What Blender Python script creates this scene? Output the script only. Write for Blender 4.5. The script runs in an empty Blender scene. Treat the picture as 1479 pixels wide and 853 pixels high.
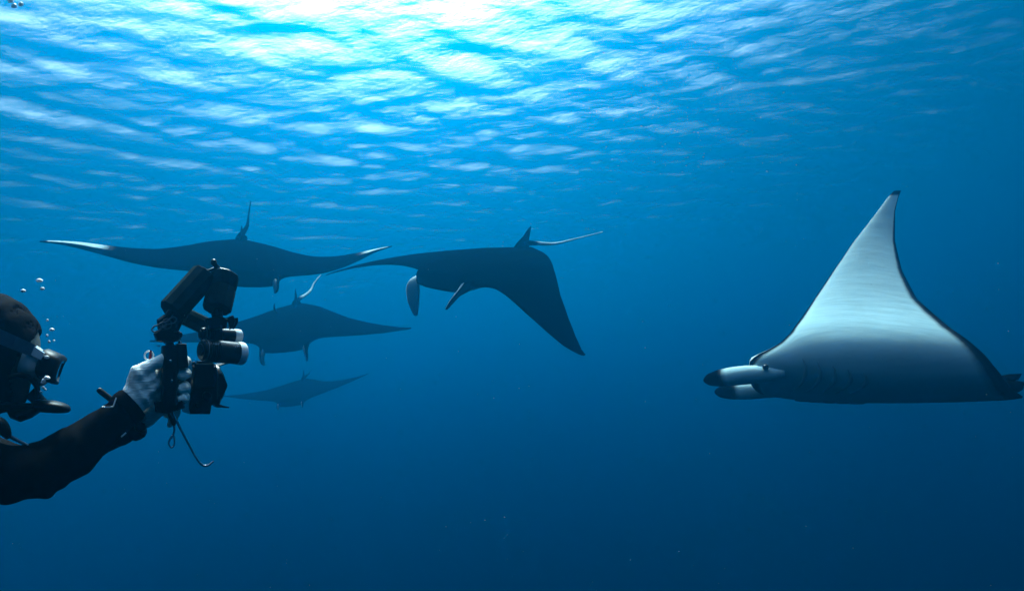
import bpy, bmesh, math, random
import numpy as np
from mathutils import Vector, Matrix, Euler, Quaternion
R = math.radians
scene = bpy.context.scene
col = scene.collection

# ------------------------------------------------------------------ camera
PW, PH, FOC = 1479.0, 853.0, 800.0          # photo frame and focal length in photo pixels
CAM_Z = -9.5
PITCH, ROLL = 11.0, 6.0
cam_data = bpy.data.cameras.new('camera')
cam = bpy.data.objects.new('camera', cam_data)
col.objects.link(cam)
scene.camera = cam
cam_data.sensor_width = 36.0
cam_data.lens = 36.0 * FOC / PW
cam_data.clip_start = 0.02
cam_data.clip_end = 1000
CAM_M = Matrix.Translation((0, 0, CAM_Z)) @ Matrix.Rotation(R(90 + PITCH), 4, 'X') @ Matrix.Rotation(R(-ROLL), 4, 'Z')
cam.matrix_world = CAM_M
def at(px, py, d):
    """point d metres ahead (along the view axis) that the photo shows at pixel px, py"""
    return CAM_M @ Vector(((px - PW / 2) / FOC * d, -(py - PH / 2) / FOC * d, -d))

# ------------------------------------------------------------------ daylight
SUN_EL, SUN_AZ = 63.0, -10.0                 # azimuth from +Y, positive to the right
world = bpy.data.worlds.new('World')
scene.world = world
world.use_nodes = True
wn = world.node_tree.nodes; wl = world.node_tree.links
sky = wn.new('ShaderNodeTexSky')
sky.sky_type = 'NISHITA'
sky.sun_disc = False
sky.sun_elevation = R(SUN_EL)
sky.sun_rotation = R(SUN_AZ)
sky.dust_density = 6.0
bg = wn['Background']
bg.inputs['Strength'].default_value = 0.075
wl.new(sky.outputs[0], bg.inputs['Color'])
sun_data = bpy.data.lights.new('sun', 'SUN')
sun_data.energy = 2.5
sun_data.angle = R(16)            # ripples spread the sun's light under water
sun_data.color = (1.0, 0.98, 0.95)
sun = bpy.data.objects.new('sun', sun_data)
col.objects.link(sun)
sd = Vector((math.sin(R(SUN_AZ)) * math.cos(R(SUN_EL)), math.cos(R(SUN_AZ)) * math.cos(R(SUN_EL)), math.sin(R(SUN_EL))))
sun.rotation_euler = sd.to_track_quat('Z', 'Y').to_euler()
sun.location = sd * 40

vs = scene.view_settings
vs.view_transform = 'Standard'
vs.look = 'None'
vs.exposure = 3.03
vs.gamma = 1.0
vs.use_curve_mapping = False
cy = scene.cycles
cy.use_denoising = True
cy.volume_bounces = 2
cy.max_bounces = 10
cy.transparent_max_bounces = 16
cy.diffuse_bounces = 2
cy.glossy_bounces = 4

def tag(o, label=None, cat=None, group=None, kind=None):
    if label: o['label'] = label
    if cat: o['category'] = cat
    if group: o['group'] = group
    if kind: o['kind'] = kind
    return o

# ------------------------------------------------------------------ water
def mesh_obj(name, verts, faces, mat=None, parent=None, smooth=True):
    me = bpy.data.meshes.new(name)
    me.from_pydata([tuple(v) for v in verts], [], [tuple(f) for f in faces])
    me.update()
    if smooth:
        me.polygons.foreach_set('use_smooth', [True] * len(me.polygons))
    o = bpy.data.objects.new(name, me)
    col.objects.link(o)
    if mat: me.materials.append(mat)
    if parent: o.parent = parent
    return o

HAZE_DENS = 0.084
HAZE_COL = (0.0, 0.1524, 0.3086)
HAZE_G = 0.85
HAZE_ABS = (0.0, 0.0789, 0.1186)
def make_haze():
    m = bpy.data.materials.new('sea_water_volume'); m.use_nodes = True
    nt = m.node_tree; nt.nodes.clear()
    out = nt.nodes.new('ShaderNodeOutputMaterial')
    v = nt.nodes.new('ShaderNodeVolumePrincipled')
    v.inputs['Color'].default_value = (*HAZE_COL, 1)
    v.inputs['Density'].default_value = HAZE_DENS
    v.inputs['Anisotropy'].default_value = HAZE_G
    v.inputs['Absorption Color'].default_value = (*HAZE_ABS, 1)
    nt.links.new(v.outputs[0], out.inputs['Volume'])
    E, ZB, ZT = 170.0, -90.0, 0.9
    vs_ = [(x, y, z) for z in (ZB, ZT) for y in (-E, E) for x in (-E, E)]
    fs = [(0, 2, 3, 1), (4, 5, 7, 6), (0, 1, 5, 4), (2, 6, 7, 3), (0, 4, 6, 2), (1, 3, 7, 5)]
    o = mesh_obj('haze', vs_, fs, m, smooth=False)
    tag(o, kind='stuff', label='blue sea water filling the whole view', cat='water')
    return o

MICRO = 0.46
def make_surface():
    rng = np.random.default_rng(5)
    def axis(lo, hi, fine, step):
        a = list(np.arange(-fine, fine + 1e-6, step))
        s = step; x = fine
        while x < hi:
            s *= 1.09; x += s; a.append(min(x, hi))
        s = step; x = -fine
        while x > lo:
            s *= 1.09; x -= s; a.insert(0, max(x, lo))
        return np.array(a)
    xs = axis(-160, 160, 38, 0.18)
    ys = axis(-160 - 28, 160 - 28, 28, 0.18) + 28
    X, Y = np.meshgrid(xs, ys)
    Z = np.zeros_like(X)
    dist = np.sqrt(X**2 + (Y - 18)**2)
    for i in range(90):
        lam = 0.42 * (2.6 / 0.42) ** rng.random()
        th = R(112) + rng.normal(0, 0.48)
        k = 2 * math.pi / lam
        slope = 0.0222 * (lam / 2.0) ** (-0.05)
        amp = slope / k
        fade = np.clip(1.5 - dist / (lam * 60), 0, 1)
        ph = rng.random() * 6.283
        wx = X + 0.35 * np.sin(0.31 * Y + i); wy = Y + 0.35 * np.sin(0.27 * X + 2 * i)
        Z += amp * fade * np.sin(k * (wx * math.cos(th) + wy * math.sin(th)) + ph)
    ny, nx = X.shape
    verts = np.stack([X, Y, Z], -1).reshape(-1, 3)
    idx = np.arange(ny * nx).reshape(ny, nx)
    faces = np.stack([idx[:-1, :-1], idx[:-1, 1:], idx[1:, 1:], idx[1:, :-1]], -1).reshape(-1, 4)
    me = bpy.data.meshes.new('water')
    me.from_pydata(verts.tolist(), [], faces.tolist())
    me.polygons.foreach_set('use_smooth', [True] * len(me.polygons))
    o = bpy.data.objects.new('water', me); col.objects.link(o)
    m = bpy.data.materials.new('sea_surface'); m.use_nodes = True
    nt = m.node_tree; nt.nodes.clear()
    out = nt.nodes.new('ShaderNodeOutputMaterial')
    mix = nt.nodes.new('ShaderNodeMixShader')
    fr = nt.nodes.new('ShaderNodeFresnel'); fr.inputs['IOR'].default_value = 1.33
    tr = nt.nodes.new('ShaderNodeBsdfTransparent')
    gl = nt.nodes.new('ShaderNodeBsdfGlossy'); gl.inputs['Roughness'].default_value = 0.05
    tc = nt.nodes.new('ShaderNodeTexCoord')
    mp = nt.nodes.new('ShaderNodeMapping'); mp.inputs['Rotation'].default_value = (0, 0, R(22)); mp.inputs['Scale'].default_value = (0.55, 1.0, 1)
    no = nt.nodes.new('ShaderNodeTexNoise'); no.inputs['Scale'].default_value = 1.7; no.inputs['Detail'].default_value = 4; no.inputs['Roughness'].default_value = 0.55
    no.inputs['Distortion'].default_value = 0.1
    bp = nt.nodes.new('ShaderNodeBump'); bp.inputs['Strength'].default_value = 1.0; bp.inputs['Distance'].default_value = 0.085
    L = nt.links.new
    L(tc.outputs['Object'], mp.inputs[0]); L(mp.outputs[0], no.inputs['Vector']); L(no.outputs[0], bp.inputs['Height'])
    # capillary ripples far finer than a pixel: scatter the normal by a few degrees
    wnz = nt.nodes.new('ShaderNodeTexWhiteNoise'); wnz.noise_dimensions = '3D'
    sc_ = nt.nodes.new('ShaderNodeVectorMath'); sc_.operation = 'MULTIPLY_ADD'; sc_.inputs[1].default_value = (MICRO,) * 3; sc_.inputs[2].default_value = (-MICRO / 2,) * 3
    ad_ = nt.nodes.new('ShaderNodeVectorMath'); ad_.operation = 'ADD'
    nm_ = nt.nodes.new('ShaderNodeVectorMath'); nm_.operation = 'NORMALIZE'
    L(tc.outputs['Object'], wnz.inputs['Vector']); L(wnz.outputs['Color'], sc_.inputs[0]); L(bp.outputs[0], ad_.inputs[0]); L(sc_.outputs[0], ad_.inputs[1]); L(ad_.outputs[0], nm_.inputs[0])
    L(nm_.outputs[0], fr.inputs['Normal']); L(nm_.outputs[0], gl.inputs['Normal'])
    L(fr.outputs[0], mix.inputs[0]); L(tr.outputs[0], mix.inputs[1]); L(gl.outputs[0], mix.inputs[2])
    L(mix.outputs[0], out.inputs['Surface'])
    me.materials.append(m)
    tag(o, kind='structure')
    return o
make_haze()
make_surface()

# ------------------------------------------------------------------ material helpers
def mat(name, color, rough=0.5, metal=0.0, var=0.0, scale=20.0, bump=0.0, spec=0.5, bump_dist=0.002, trans=0.0, ior=1.45, coat=0.0):
    m = bpy.data.materials.new(name); m.use_nodes = True
    nt = m.node_tree; b = nt.nodes['Principled BSDF']
    b.inputs['Base Color'].default_value = (*color, 1)
    b.inputs['Roughness'].default_value = rough
    b.inputs['Metallic'].default_value = metal
    b.inputs['Specular IOR Level'].default_value = spec
    b.inputs['Transmission Weight'].default_value = trans
    b.inputs['IOR'].default_value = ior
    b.inputs['Coat Weight'].default_value = coat
    if var or bump:
        tc = nt.nodes.new('ShaderNodeTexCoord')
        n = nt.nodes.new('ShaderNodeTexNoise'); n.inputs['Scale'].default_value = scale; n.inputs['Detail'].default_value = 6
        nt.links.new(tc.outputs['Object'], n.inputs['Vector'])
        if var:
            cr = nt.nodes.new('ShaderNodeValToRGB')
            cr.color_ramp.elements[0].position = 0.3; cr.color_ramp.elements[1].position = 0.7
            cr.color_ramp.elements[0].color = (*[c * (1 - var) for c in color], 1)
            cr.color_ramp.elements[1].color = (*[min(1, c * (1 + var)) for c in color], 1)
            nt.links.new(n.outputs[0], cr.inputs[0]); nt.links.new(cr.outputs[0], b.inputs['Base Color'])
        if bump:
            bp = nt.nodes.new('ShaderNodeBump'); bp.inputs['Strength'].default_value = bump; bp.inputs['Distance'].default_value = bump_dist
            nt.links.new(n.outputs[0], bp.inputs['Height']); nt.links.new(bp.outputs[0], b.inputs['Normal'])
    return m

# ------------------------------------------------------------------ manta rays
def manta_material():
    m = bpy.data.materials.new('manta_skin'); m.use_nodes = True
    nt = m.node_tree; b = nt.nodes['Principled BSDF']; L = nt.links.new
    at_ = nt.nodes.new('ShaderNodeAttribute'); at_.attribute_name = 'pale'
    tc = nt.nodes.new('ShaderNodeTexCoord')
    n = nt.nodes.new('ShaderNodeTexNoise'); n.inputs['Scale'].default_value = 7; n.inputs['Detail'].default_value = 8; n.inputs['Roughness'].default_value = 0.65
    L(tc.outputs['Object'], n.inputs['Vector'])
    # ragged border between the dark back and the pale belly
    ad = nt.nodes.new('ShaderNodeMath'); ad.operation = 'MULTIPLY_ADD'; ad.inputs[1].default_value = 0.35; ad.inputs[2].default_value = -0.175
    L(n.outputs[0], ad.inputs[0])
    sm = nt.nodes.new('ShaderNodeMath'); sm.operation = 'ADD'
    L(at_.outputs['Fac'], sm.inputs[0]); L(ad.outputs[0], sm.inputs[1])
    cr = nt.nodes.new('ShaderNodeValToRGB')
    e = cr.color_ramp.elements
    e[0].position = 0.2; e[0].color = (0.0010, 0.0014, 0.0018, 1)
    e[1].position = 0.85; e[1].color = (0.38, 0.54, 0.55, 1)
    k = cr.color_ramp.elements.new(0.45); k.color = (0.03, 0.033, 0.033, 1)
    L(sm.outputs[0], cr.inputs[0])
    # faint smudges
    n2 = nt.nodes.new('ShaderNodeTexNoise'); n2.inputs['Scale'].default_value = 2.3; n2.inputs['Detail'].default_value = 5
    L(tc.outputs['Object'], n2.inputs['Vector'])
    mr = nt.nodes.new('ShaderNodeMapRange'); mr.inputs[1].default_value = 0.3; mr.inputs[2].default_value = 0.75; mr.inputs[3].default_value = 1.0; mr.inputs[4].default_value = 0.78
    L(n2.outputs[0], mr.inputs[0])
    mx = nt.nodes.new('ShaderNodeMix'); mx.data_type = 'RGBA'; mx.blend_type = 'MULTIPLY'; mx.inputs[0].default_value = 1.0
    L(cr.outputs[0], mx.inputs[6]); L(mr.outputs[0], mx.inputs[7])
    L(mx.outputs[2], b.inputs['Base Color'])
    # fine chordwise skin folds
    mp = nt.nodes.new('ShaderNodeMapping'); mp.inputs['Scale'].default_value = (34, 3, 3)
    L(tc.outputs['Object'], mp.inputs[0])
    n3 = nt.nodes.new('ShaderNodeTexNoise'); n3.inputs['Scale'].default_value = 1.0; n3.inputs['Detail'].default_value = 4
    L(mp.outputs[0], n3.inputs['Vector'])
    bp = nt.nodes.new('ShaderNodeBump'); bp.inputs['Strength'].default_value = 0.5; bp.inputs['Distance'].default_value = 0.008
    L(n3.outputs[0], bp.inputs['Height']); L(bp.outputs[0], b.inputs['Normal'])
    b.inputs['Roughness'].default_value = 0.6
    b.inputs['Specular IOR Level'].default_value = 0.0
    return m
M_MANTA = manta_material()
M_GILL = mat('gill_slit', (0.24, 0.29, 0.29), .7, spec=0)
M_EYE = mat('manta_eye', (0.01, 0.01, 0.012), 0.15)

LE_U = [0,.08,.145,.17,.19,.215,.25,.32,.45,.6,.75,.9,.97,1]
LE_Y = [.335,.335,.325,.29,.25,.215,.185,.155,.105,.042,-.028,-.115,-.155,-.178]
TE_U = [0,.03,.08,.14,.2,.3,.45,.6,.75,.9,.97,1]
TE_Y = [-.52,-.505,-.475,-.44,-.40,-.32,-.235,-.195,-.178,-.182,-.195,-.205]
TH_U = [0, .06, .12, .17, .25, .4, .6, .8, 1]
TH_T = [.088, .084, .072, .058, .042, .027, .017, .010, .003]
TH_B = [.056, .054, .048, .040, .029, .019, .012, .007, .003]

def smoothstep(a, b, x):
    t = np.clip((x - a) / (b - a), 0, 1)
    return t * t * (3 - 2 * t)

def manta(name, half, p, label, ceph, tail_pts, twist=(0, 0, .6), ramp=(.10, .35), tail_glint=0.0, group='manta rays swimming together', dorsal=0.10, cheek=0.0, tips=(2, 2), gills=False, wave=0.0):
    """p: camera-frame position, rotation vector, wing bend (left a, b, right a, b), sweep left/right, length factor"""
    p = np.array(p, float)
    aL, bL, aR, bR, swL, swR, ly = p[6:13]
    UU = np.linspace(0, 1, 201)
    def wing(a, b):
        ph = np.radians(smoothstep(ramp[0], ramp[1], UU) * (a + b * UU - wave * np.cos(2 * math.pi * (UU - .25) / .9)))
        du = UU[1]
        x = np.concatenate([[0], np.cumsum(np.cos((ph[1:] + ph[:-1]) / 2)) * du])
        z = np.concatenate([[0], np.cumsum(np.sin((ph[1:] + ph[:-1]) / 2)) * du])
        return x, z, ph
    WL, WR = wing(aL, bL), wing(aR, bR)
    nu, nc = 72, 26
    us = np.concatenate([-np.linspace(1, 0, nu)[:-1] ** 1.0, np.linspace(0, 1, nu)])
    sgrid = (1 - np.cos(np.linspace(0, math.pi, nc))) / 2
    V, PALE, F = [], [], []
    def interp(u, a, b): return float(np.interp(u, a, b))
    for u_ in us:
        u = abs(u_); sgn = 1 if u_ >= 0 else -1
        W = WR if sgn > 0 else WL
        wx, wz, ph = (interp(u, UU, W[0]), interp(u, UU, W[1]), interp(u, UU, W[2]))
        sw = (swR if sgn > 0 else swL) * max(0, u - .15) ** 2
        le = interp(u, LE_U, LE_Y) * ly + sw; te = interp(u, TE_U, TE_Y) * ly + sw
        tT = interp(u, TH_U, TH_T); tB = interp(u, TH_U, TH_B)
        hb = 1 - smoothstep(.14, .20, u)            # head: blunt front
        tw = R((twist[1] if sgn > 0 else twist[0])) * smoothstep(twist[2], 1.0, u)
        mid = (le + te) / 2
        loop = [(s, 1) for s in sgrid[::-1]] + [(s, -1) for s in sgrid[1:-1]]
        for s, side in loop:
            y = le + (te - le) * s
            e = .5 * (1 - hb) + .26 * hb
            pr = (s ** e) * ((1 - s) ** .9) / ((.36 ** e) * (.64 ** .9))
            if s > 0.9: pr = max(pr, 0.04)
            zz = (tT if side > 0 else -tB) * pr
            pale = 0.0 if side > 0 else 1.0
            if side < 0:
                # dark shading towards the trailing edge and along the rims
                pale *= 1 - .8 * smoothstep(.90, .99, s)
                pale *= 1 - .9 * smoothstep(.05, .0, s)
                pale *= 1 - .9 * smoothstep(.965, .995, u)
                if s < .05 and u < .13: pale = .15                     # mouth slot: dark of the recess put into the colour
            else:
                if s < .03 and u > .16: pale = .12
                if s < .16 and .10 < u < .22: pale = cheek * (1 - smoothstep(.08, .16, s))
            tp = tips[1] if sgn > 0 else tips[0]
            if u > tp: pale = max(pale, .95 * smoothstep(tp, tp + .18, u) * (1 - smoothstep(.955, .985, u)) * smoothstep(.22, .4, s) * (1 - smoothstep(.90, .98, s)))
            yr = mid + (y - mid) * math.cos(tw) - zz * math.sin(tw)
            zr = (y - mid) * math.sin(tw) + zz * math.cos(tw)
            V.append((sgn * (wx - math.sin(ph) * zr), yr, wz + math.cos(ph) * zr)); PALE.append(pale)
    n = 2 * nc - 2; nsec = len(us)
    for i in range(nsec - 1):
        for k in range(n):
            a = i * n + k; b = i * n + (k + 1) % n
            F.append((a, b, b + n, a + n))
    F.append(tuple(range(n))[::-1]); F.append(tuple((nsec - 1) * n + k for k in range(n)))
    def loft(cs, frames, ring, pales):
        """cs centres, frames (ax1, r1, ax2, r2)"""
        base = len(V)
        for c, (a1, r1, a2, r2), pl in zip(cs, frames, pales):
            for k in range(ring):
                t = 2 * math.pi * k / ring
                q = Vector(c) + Vector(a1) * (r1 * math.cos(t)) + Vector(a2) * (r2 * math.sin(t))
                V.append(tuple(q)); PALE.append(pl(t) if callable(pl) else pl)
        for i in range(len(cs) - 1):
            for k in range(ring):
                a = base + i * ring + k; b = base + i * ring + (k + 1) % ring
                F.append((a, b, b + ring, a + ring))
        F.append(tuple(base + k for k in range(ring))[::-1])
        F.append(tuple(base + (len(cs) - 1) * ring + k for k in range(ring)))
    def curve(pts, m):
        P = [Vector(q) for q in pts]; out = []
        for i in range(len(P) - 1):
            p0 = P[max(0, i - 1)]; p1 = P[i]; p2 = P[i + 1]; p3 = P[min(len(P) - 1, i + 2)]
            for j in range(m):
                t = j / m
                out.append(.5 * ((2 * p1) + (p2 - p0) * t + (2 * p0 - 5 * p1 + 4 * p2 - p3) * t * t + (3 * p1 - p0 - 3 * p2 + p3) * t ** 3))
        out.append(P[-1]); return out
    # tail
    rv = Vector(p[3:6]); ang = rv.length
    Mc = Matrix.Translation(p[:3]) @ Matrix.Rotation(ang, 4, rv.normalized())
    root = Mc @ (Vector((0, -.52 * ly, .035)) * half)
    inv = Mc.inverted()
    tail_pts = [(inv @ Vector(((x - PW / 2) / FOC * (dd - root.z), -(y - PH / 2) / FOC * (dd - root.z), root.z - dd))) / half for x, y, dd in tail_pts]
    tc_ = curve([(0, -.44 * ly, .03), (0, -.50 * ly, .033)] + list(tail_pts), 8)
    fr = []
    for i, c in enumerate(tc_):
        d = (tc_[min(i + 1, len(tc_) - 1)] - tc_[max(0, i - 1)]).normalized()
        a1 = d.cross(Vector((0, 0, 1)) if abs(d.z) < .9 else Vector((0, 1, 0))).normalized(); a2 = a1.cross(d)
        f = i / (len(tc_) - 1)
        r = .034 * (1 - f) ** 2.2 + .0045
        fr.append((a1, r, a2, r * .8))
    loft(tc_, fr, 10, [0.05 + tail_glint * smoothstep(.25, .4, i / (len(tc_) - 1)) for i in range(len(tc_))])  # outer tail whitened: sun glint on dark skin put into the colour
    # dorsal fin
    dz = [(0, -.40 * ly, .035), (0, -.43 * ly, .06), (0, -.47 * ly, .03 + dorsal * .6), (0, -.505 * ly, .03 + dorsal), (0, -.52 * ly, .03 + dorsal * 1.08)]
    loft(dz, [((0, 1, 0), w, (1, 0, 0), w2) for w, w2 in ((.085, .012), (.075, .011), (.04, .008), (.016, .004), (.003, .002))], 12, [0.05] * 5)
    # cephalic fins
    for sg, cp in zip((-1, 1), ceph):
        cs = curve([(sg * q[0], q[1] * ly, q[2]) for q in cp['path']], 5)
        m = len(cs)
        ws = np.interp(np.linspace(0, 1, m), np.linspace(0, 1, len(cp['w'])), cp['w'])
        ts = np.interp(np.linspace(0, 1, m), np.linspace(0, 1, len(cp['t'])), cp['t'])
        flat = Vector((sg * cp['flat'][0], cp['flat'][1], cp['flat'][2])).normalized()
        frs = []
        for i, c in enumerate(cs):
            d = (cs[min(i + 1, m - 1)] - cs[max(0, i - 1)]).normalized()
            a1 = (flat - d * flat.dot(d)).normalized(); a2 = d.cross(a1)
            frs.append((a1, ws[i], a2, ts[i]))
        def pl(i):
            f = i / (m - 1)
            def g(t):
                # inner face pale, outer face dark
                a1, _, a2, _ = frs[i]
                nrm = a1 * math.cos(t) * .2 + a2 * math.sin(t)
                inner = -sg * nrm.x + cp.get('bias', 0.0)
                base = 1.0 if inner > 0 else 0.06
                return base * (1 - smoothstep(cp.get('dark', 2.0), cp.get('dark', 2.0) + .2, f))
            return g
        loft(cs, frs, 14, [pl(i) for i in range(m)])
    V2 = np.array(V) * half
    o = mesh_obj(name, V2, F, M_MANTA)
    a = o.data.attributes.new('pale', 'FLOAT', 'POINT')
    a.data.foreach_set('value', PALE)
    o.matrix_world = CAM_M @ Mc
    tag(o, label, 'manta ray', group)
    if gills:
        # gill slits: five slim dark lips in two rows on the belly
        nc2 = 2 * nc - 2; sec = np.array(V[:len(us) * nc2]).reshape(len(us), nc2, 3)
        bel = sec[:, list(range(nc - 1, nc2)) + [0]]                     # leading to trailing edge along the belly
        def on_belly(u, y):
            k_ = (u + 1) / 2 * (len(us) - 1); a0 = int(k_); f = k_ - a0
            row = bel[a0] * (1 - f) + bel[min(a0 + 1, len(us) - 1)] * f
            return Vector([np.interp(-y, -row[:, 1], row[:, q]) for q in range(3)]) * half
        for sg in (-1, 1):
            for g in range(5):
                vs_, fs_ = [], []
                for q in range(9):
                    f = q / 8; u = .065 + (.10 - .007 * g) * f
                    y = (.175 - .048 * g - .05 * math.sin(f * 2.2)) * ly
                    w_ = .0075 * math.sin(math.pi * (f * .9 + .05)) + .0008
                    for dy, dn in ((w_, .001), (0, -.0045), (-w_, .001)):
                        pt = on_belly(sg * u, y + dy); n_ = (on_belly(sg * (u + .02), y) - on_belly(sg * (u - .02), y)).cross(on_belly(sg * u, y + .02) - on_belly(sg * u, y - .02)) * (sg)
                        n_.normalize()
                        if n_.z > 0: n_ = -n_
                        vs_.append(pt - n_ * dn * half + n_ * .0012 * half)
                    if q: b0 = 3 * q; fs_ += [(b0 - 3, b0 - 2, b0 + 1, b0), (b0 - 2, b0 - 1, b0 + 2, b0 + 1)]
                mesh_obj('gill_slit', vs_, fs_, M_GILL, o)
    # eyes
    for sg in (-1, 1):
        bm = bmesh.new(); bmesh.ops.create_uvsphere(bm, u_segments=12, v_segments=8, radius=.011 * half)
        me = bpy.data.meshes.new('eye'); bm.to_mesh(me); bm.free(); me.materials.append(M_EYE)
        ob = bpy.data.objects.new('eye', me); col.objects.link(ob); ob.parent = o
        ob.location = (sg * .174 * half, .262 * ly * half, .012 * half)
    return o

HANG = dict(path=[(.148, .29, -.01), (.155, .335, -.03), (.158, .345, -.07), (.153, .335, -.115)], w=[.03, .034, .034, .012], t=[.03, .016, .012, .006], flat=(0.15, 1, 0))
ROLLED = dict(path=[(.13, .20, .0), (.14, .30, -.010), (.14, .38, -.022), (.125, .46, -.035), (.115, .50, -.042)], w=[.02, .034, .036, .036, .033, .024, .005], t=[.03, .034, .034, .032, .028, .018, .004], flat=(0, 0, 1), dark=.52, bias=.3)
POSES = {
'A': (1.75, [-2.8697, 0.3469, -5.9269, -0.6293, -1.6044, -2.3198, 4.0322, 3.6641, 5.3249, -9.5821, -0.1532, 0.0699, 1.0009]),
'B': (1.8, [-0.3393, 0.2839, -5.6142, -0.4727, 1.5556, 2.1423, -32.2904, -82.208, 8.2616, -27.9671, -0.7065, 0.6406, 1.1095]),
'C': (2.05, [-3.6702, -0.555, -9.1403, -0.1919, -1.6229, -2.4697, -13.2951, -5.3857, -1.6781, 4.5247, -0.1034, 0.3044, 1.011]),
'D': (2.05, [-6.1205, -2.7807, -15.7112, -0.0401, -1.8294, -2.3948, 6.6361, 6.9684, 0.097, 1.4542, 0.1027, 0.079, 1.0024]),
'E': (2.15, [2.6422, -0.7152, -4.4001, -1.5838, 1.0675, 0.5678, 133.2834, -37.2311, 35.0, 10.0, -0.0137, 0.0, 0.9539]),
}
SMALL = dict(path=[(.150, .29, -.005), (.157, .325, -.015), (.158, .335, -.04), (.153, .335, -.06)], w=[.03, .03, .024, .008], t=[.03, .016, .012, .006], flat=(0.15, 1, 0))
LONG = dict(path=[(.150, .28, -.005), (.165, .32, -.03), (.168, .33, -.11), (.163, .325, -.205)], w=[.028, .036, .044, .036, .010], t=[.026, .014, .010, .008, .005], flat=(1, .15, 0), bias=2)
SIDE = dict(path=[(.150, .28, -.005), (.155, .335, -.02), (.135, .37, -.06), (.11, .385, -.10)], w=[.03, .036, .034, .012], t=[.03, .014, .010, .006], flat=(.2, 1, 0))
FOLD = dict(ROLLED, bias=2.0)
manta('manta_ray', *POSES['A'], 'black-backed manta ray with white wing tips gliding head-on, thin tail held upright', (SMALL, SMALL),
      [(357, 326, .4), (359, 310, .7), (362, 291, 1.0)], twist=(8, 0, .6), tips=(.66, .60), wave=9.0, dorsal=.06)
manta('manta_ray', *POSES['B'], 'black manta ray with drooping wings, white mouth flap and long tail coloured sunlit white', (SIDE, LONG),
      [(800, 352, .5), (835, 344, .85), (870, 335, 1.2)], tail_glint=1.0)
manta('manta_ray', *POSES['C'], 'dark manta ray partly hidden behind the camera rig, both mouth flaps hanging down', (HANG, HANG),
      [(447, 421, .5), (454, 408, .8), (463, 397, 1.1)], tail_glint=1.0)
manta('manta_ray', *POSES['D'], 'faint blue-grey silhouette of a manta ray swimming deepest, below the others', (SMALL, SMALL),
      [(446, 540, .6), (448, 537, 1.1), (450, 534, 1.6)])
manta('manta_ray', *POSES['E'], 'manta ray showing its pale belly with one wing raised upright', (FOLD, FOLD),
      [(1466, 553, .2), (1500, 556, .5), (1560, 558, .8)], ramp=(.0, .32), cheek=0.8, gills=True, dorsal=.045)

# ------------------------------------------------------------------ diver and camera rig
# Built life-size about 1.6 m away on an upright plane square to the line of sight; outlines are given in photo
# pixels on that plane (x to the right, y down) and depth z in the same unit towards the viewer.
class Frame:
    """local frame of one thing: converts outline points to its local metres"""
    def __init__(s, ox, oy, oz=0.0, cx=150, cy=560, dist=1.6):
        d = Vector(((cx - PW / 2) / FOC, -(cy - PH / 2) / FOC, -1)).normalized()
        s.d, s.dist, s.unit = d, dist, dist * -d.z / FOC
        s.z = -d; s.x = Vector((0, 1, 0)).cross(s.z).normalized(); s.y = s.z.cross(s.x)
        s.o = (ox, oy, oz); s.off = Vector((0, 0, 0)); s.off = s((ox, oy, oz))
        c = d * dist + s.x * s.off.x + s.y * s.off.y + s.z * s.off.z
        s.M = CAM_M @ Matrix(((s.x.x, s.y.x, s.z.x, c.x), (s.x.y, s.y.y, s.z.y, c.y), (s.x.z, s.y.z, s.z.z, c.z), (0, 0, 0, 1)))
    def __call__(s, q):
        px = max(q[0], -50.0)
        r = Vector(((px - PW / 2) / FOC, -(q[1] - PH / 2) / FOC, -1))
        p = r * (s.dist / r.dot(s.d)) - s.d * s.dist
        return Vector((p.dot(s.x) + (q[0] - px) * s.unit * .75, p.dot(s.y), q[2] * s.unit)) - s.off
    def many(s, V):
        px = np.maximum(V[:, 0], -50.0)
        r = np.stack([(px - PW / 2) / FOC, -(V[:, 1] - PH / 2) / FOC, -np.ones(len(V))], -1)
        d = np.array(s.d); p = r * (s.dist / (r @ d))[:, None] - d * s.dist
        return np.stack([p @ np.array(s.x) + (V[:, 0] - px) * s.unit * .75, p @ np.array(s.y), V[:, 2] * s.unit], -1) - np.array(s.off)
def empty(name, fr):
    o = bpy.data.objects.new(name, None); col.objects.link(o); o.empty_display_size = .05
    o.matrix_world = fr.M; return o

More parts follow.
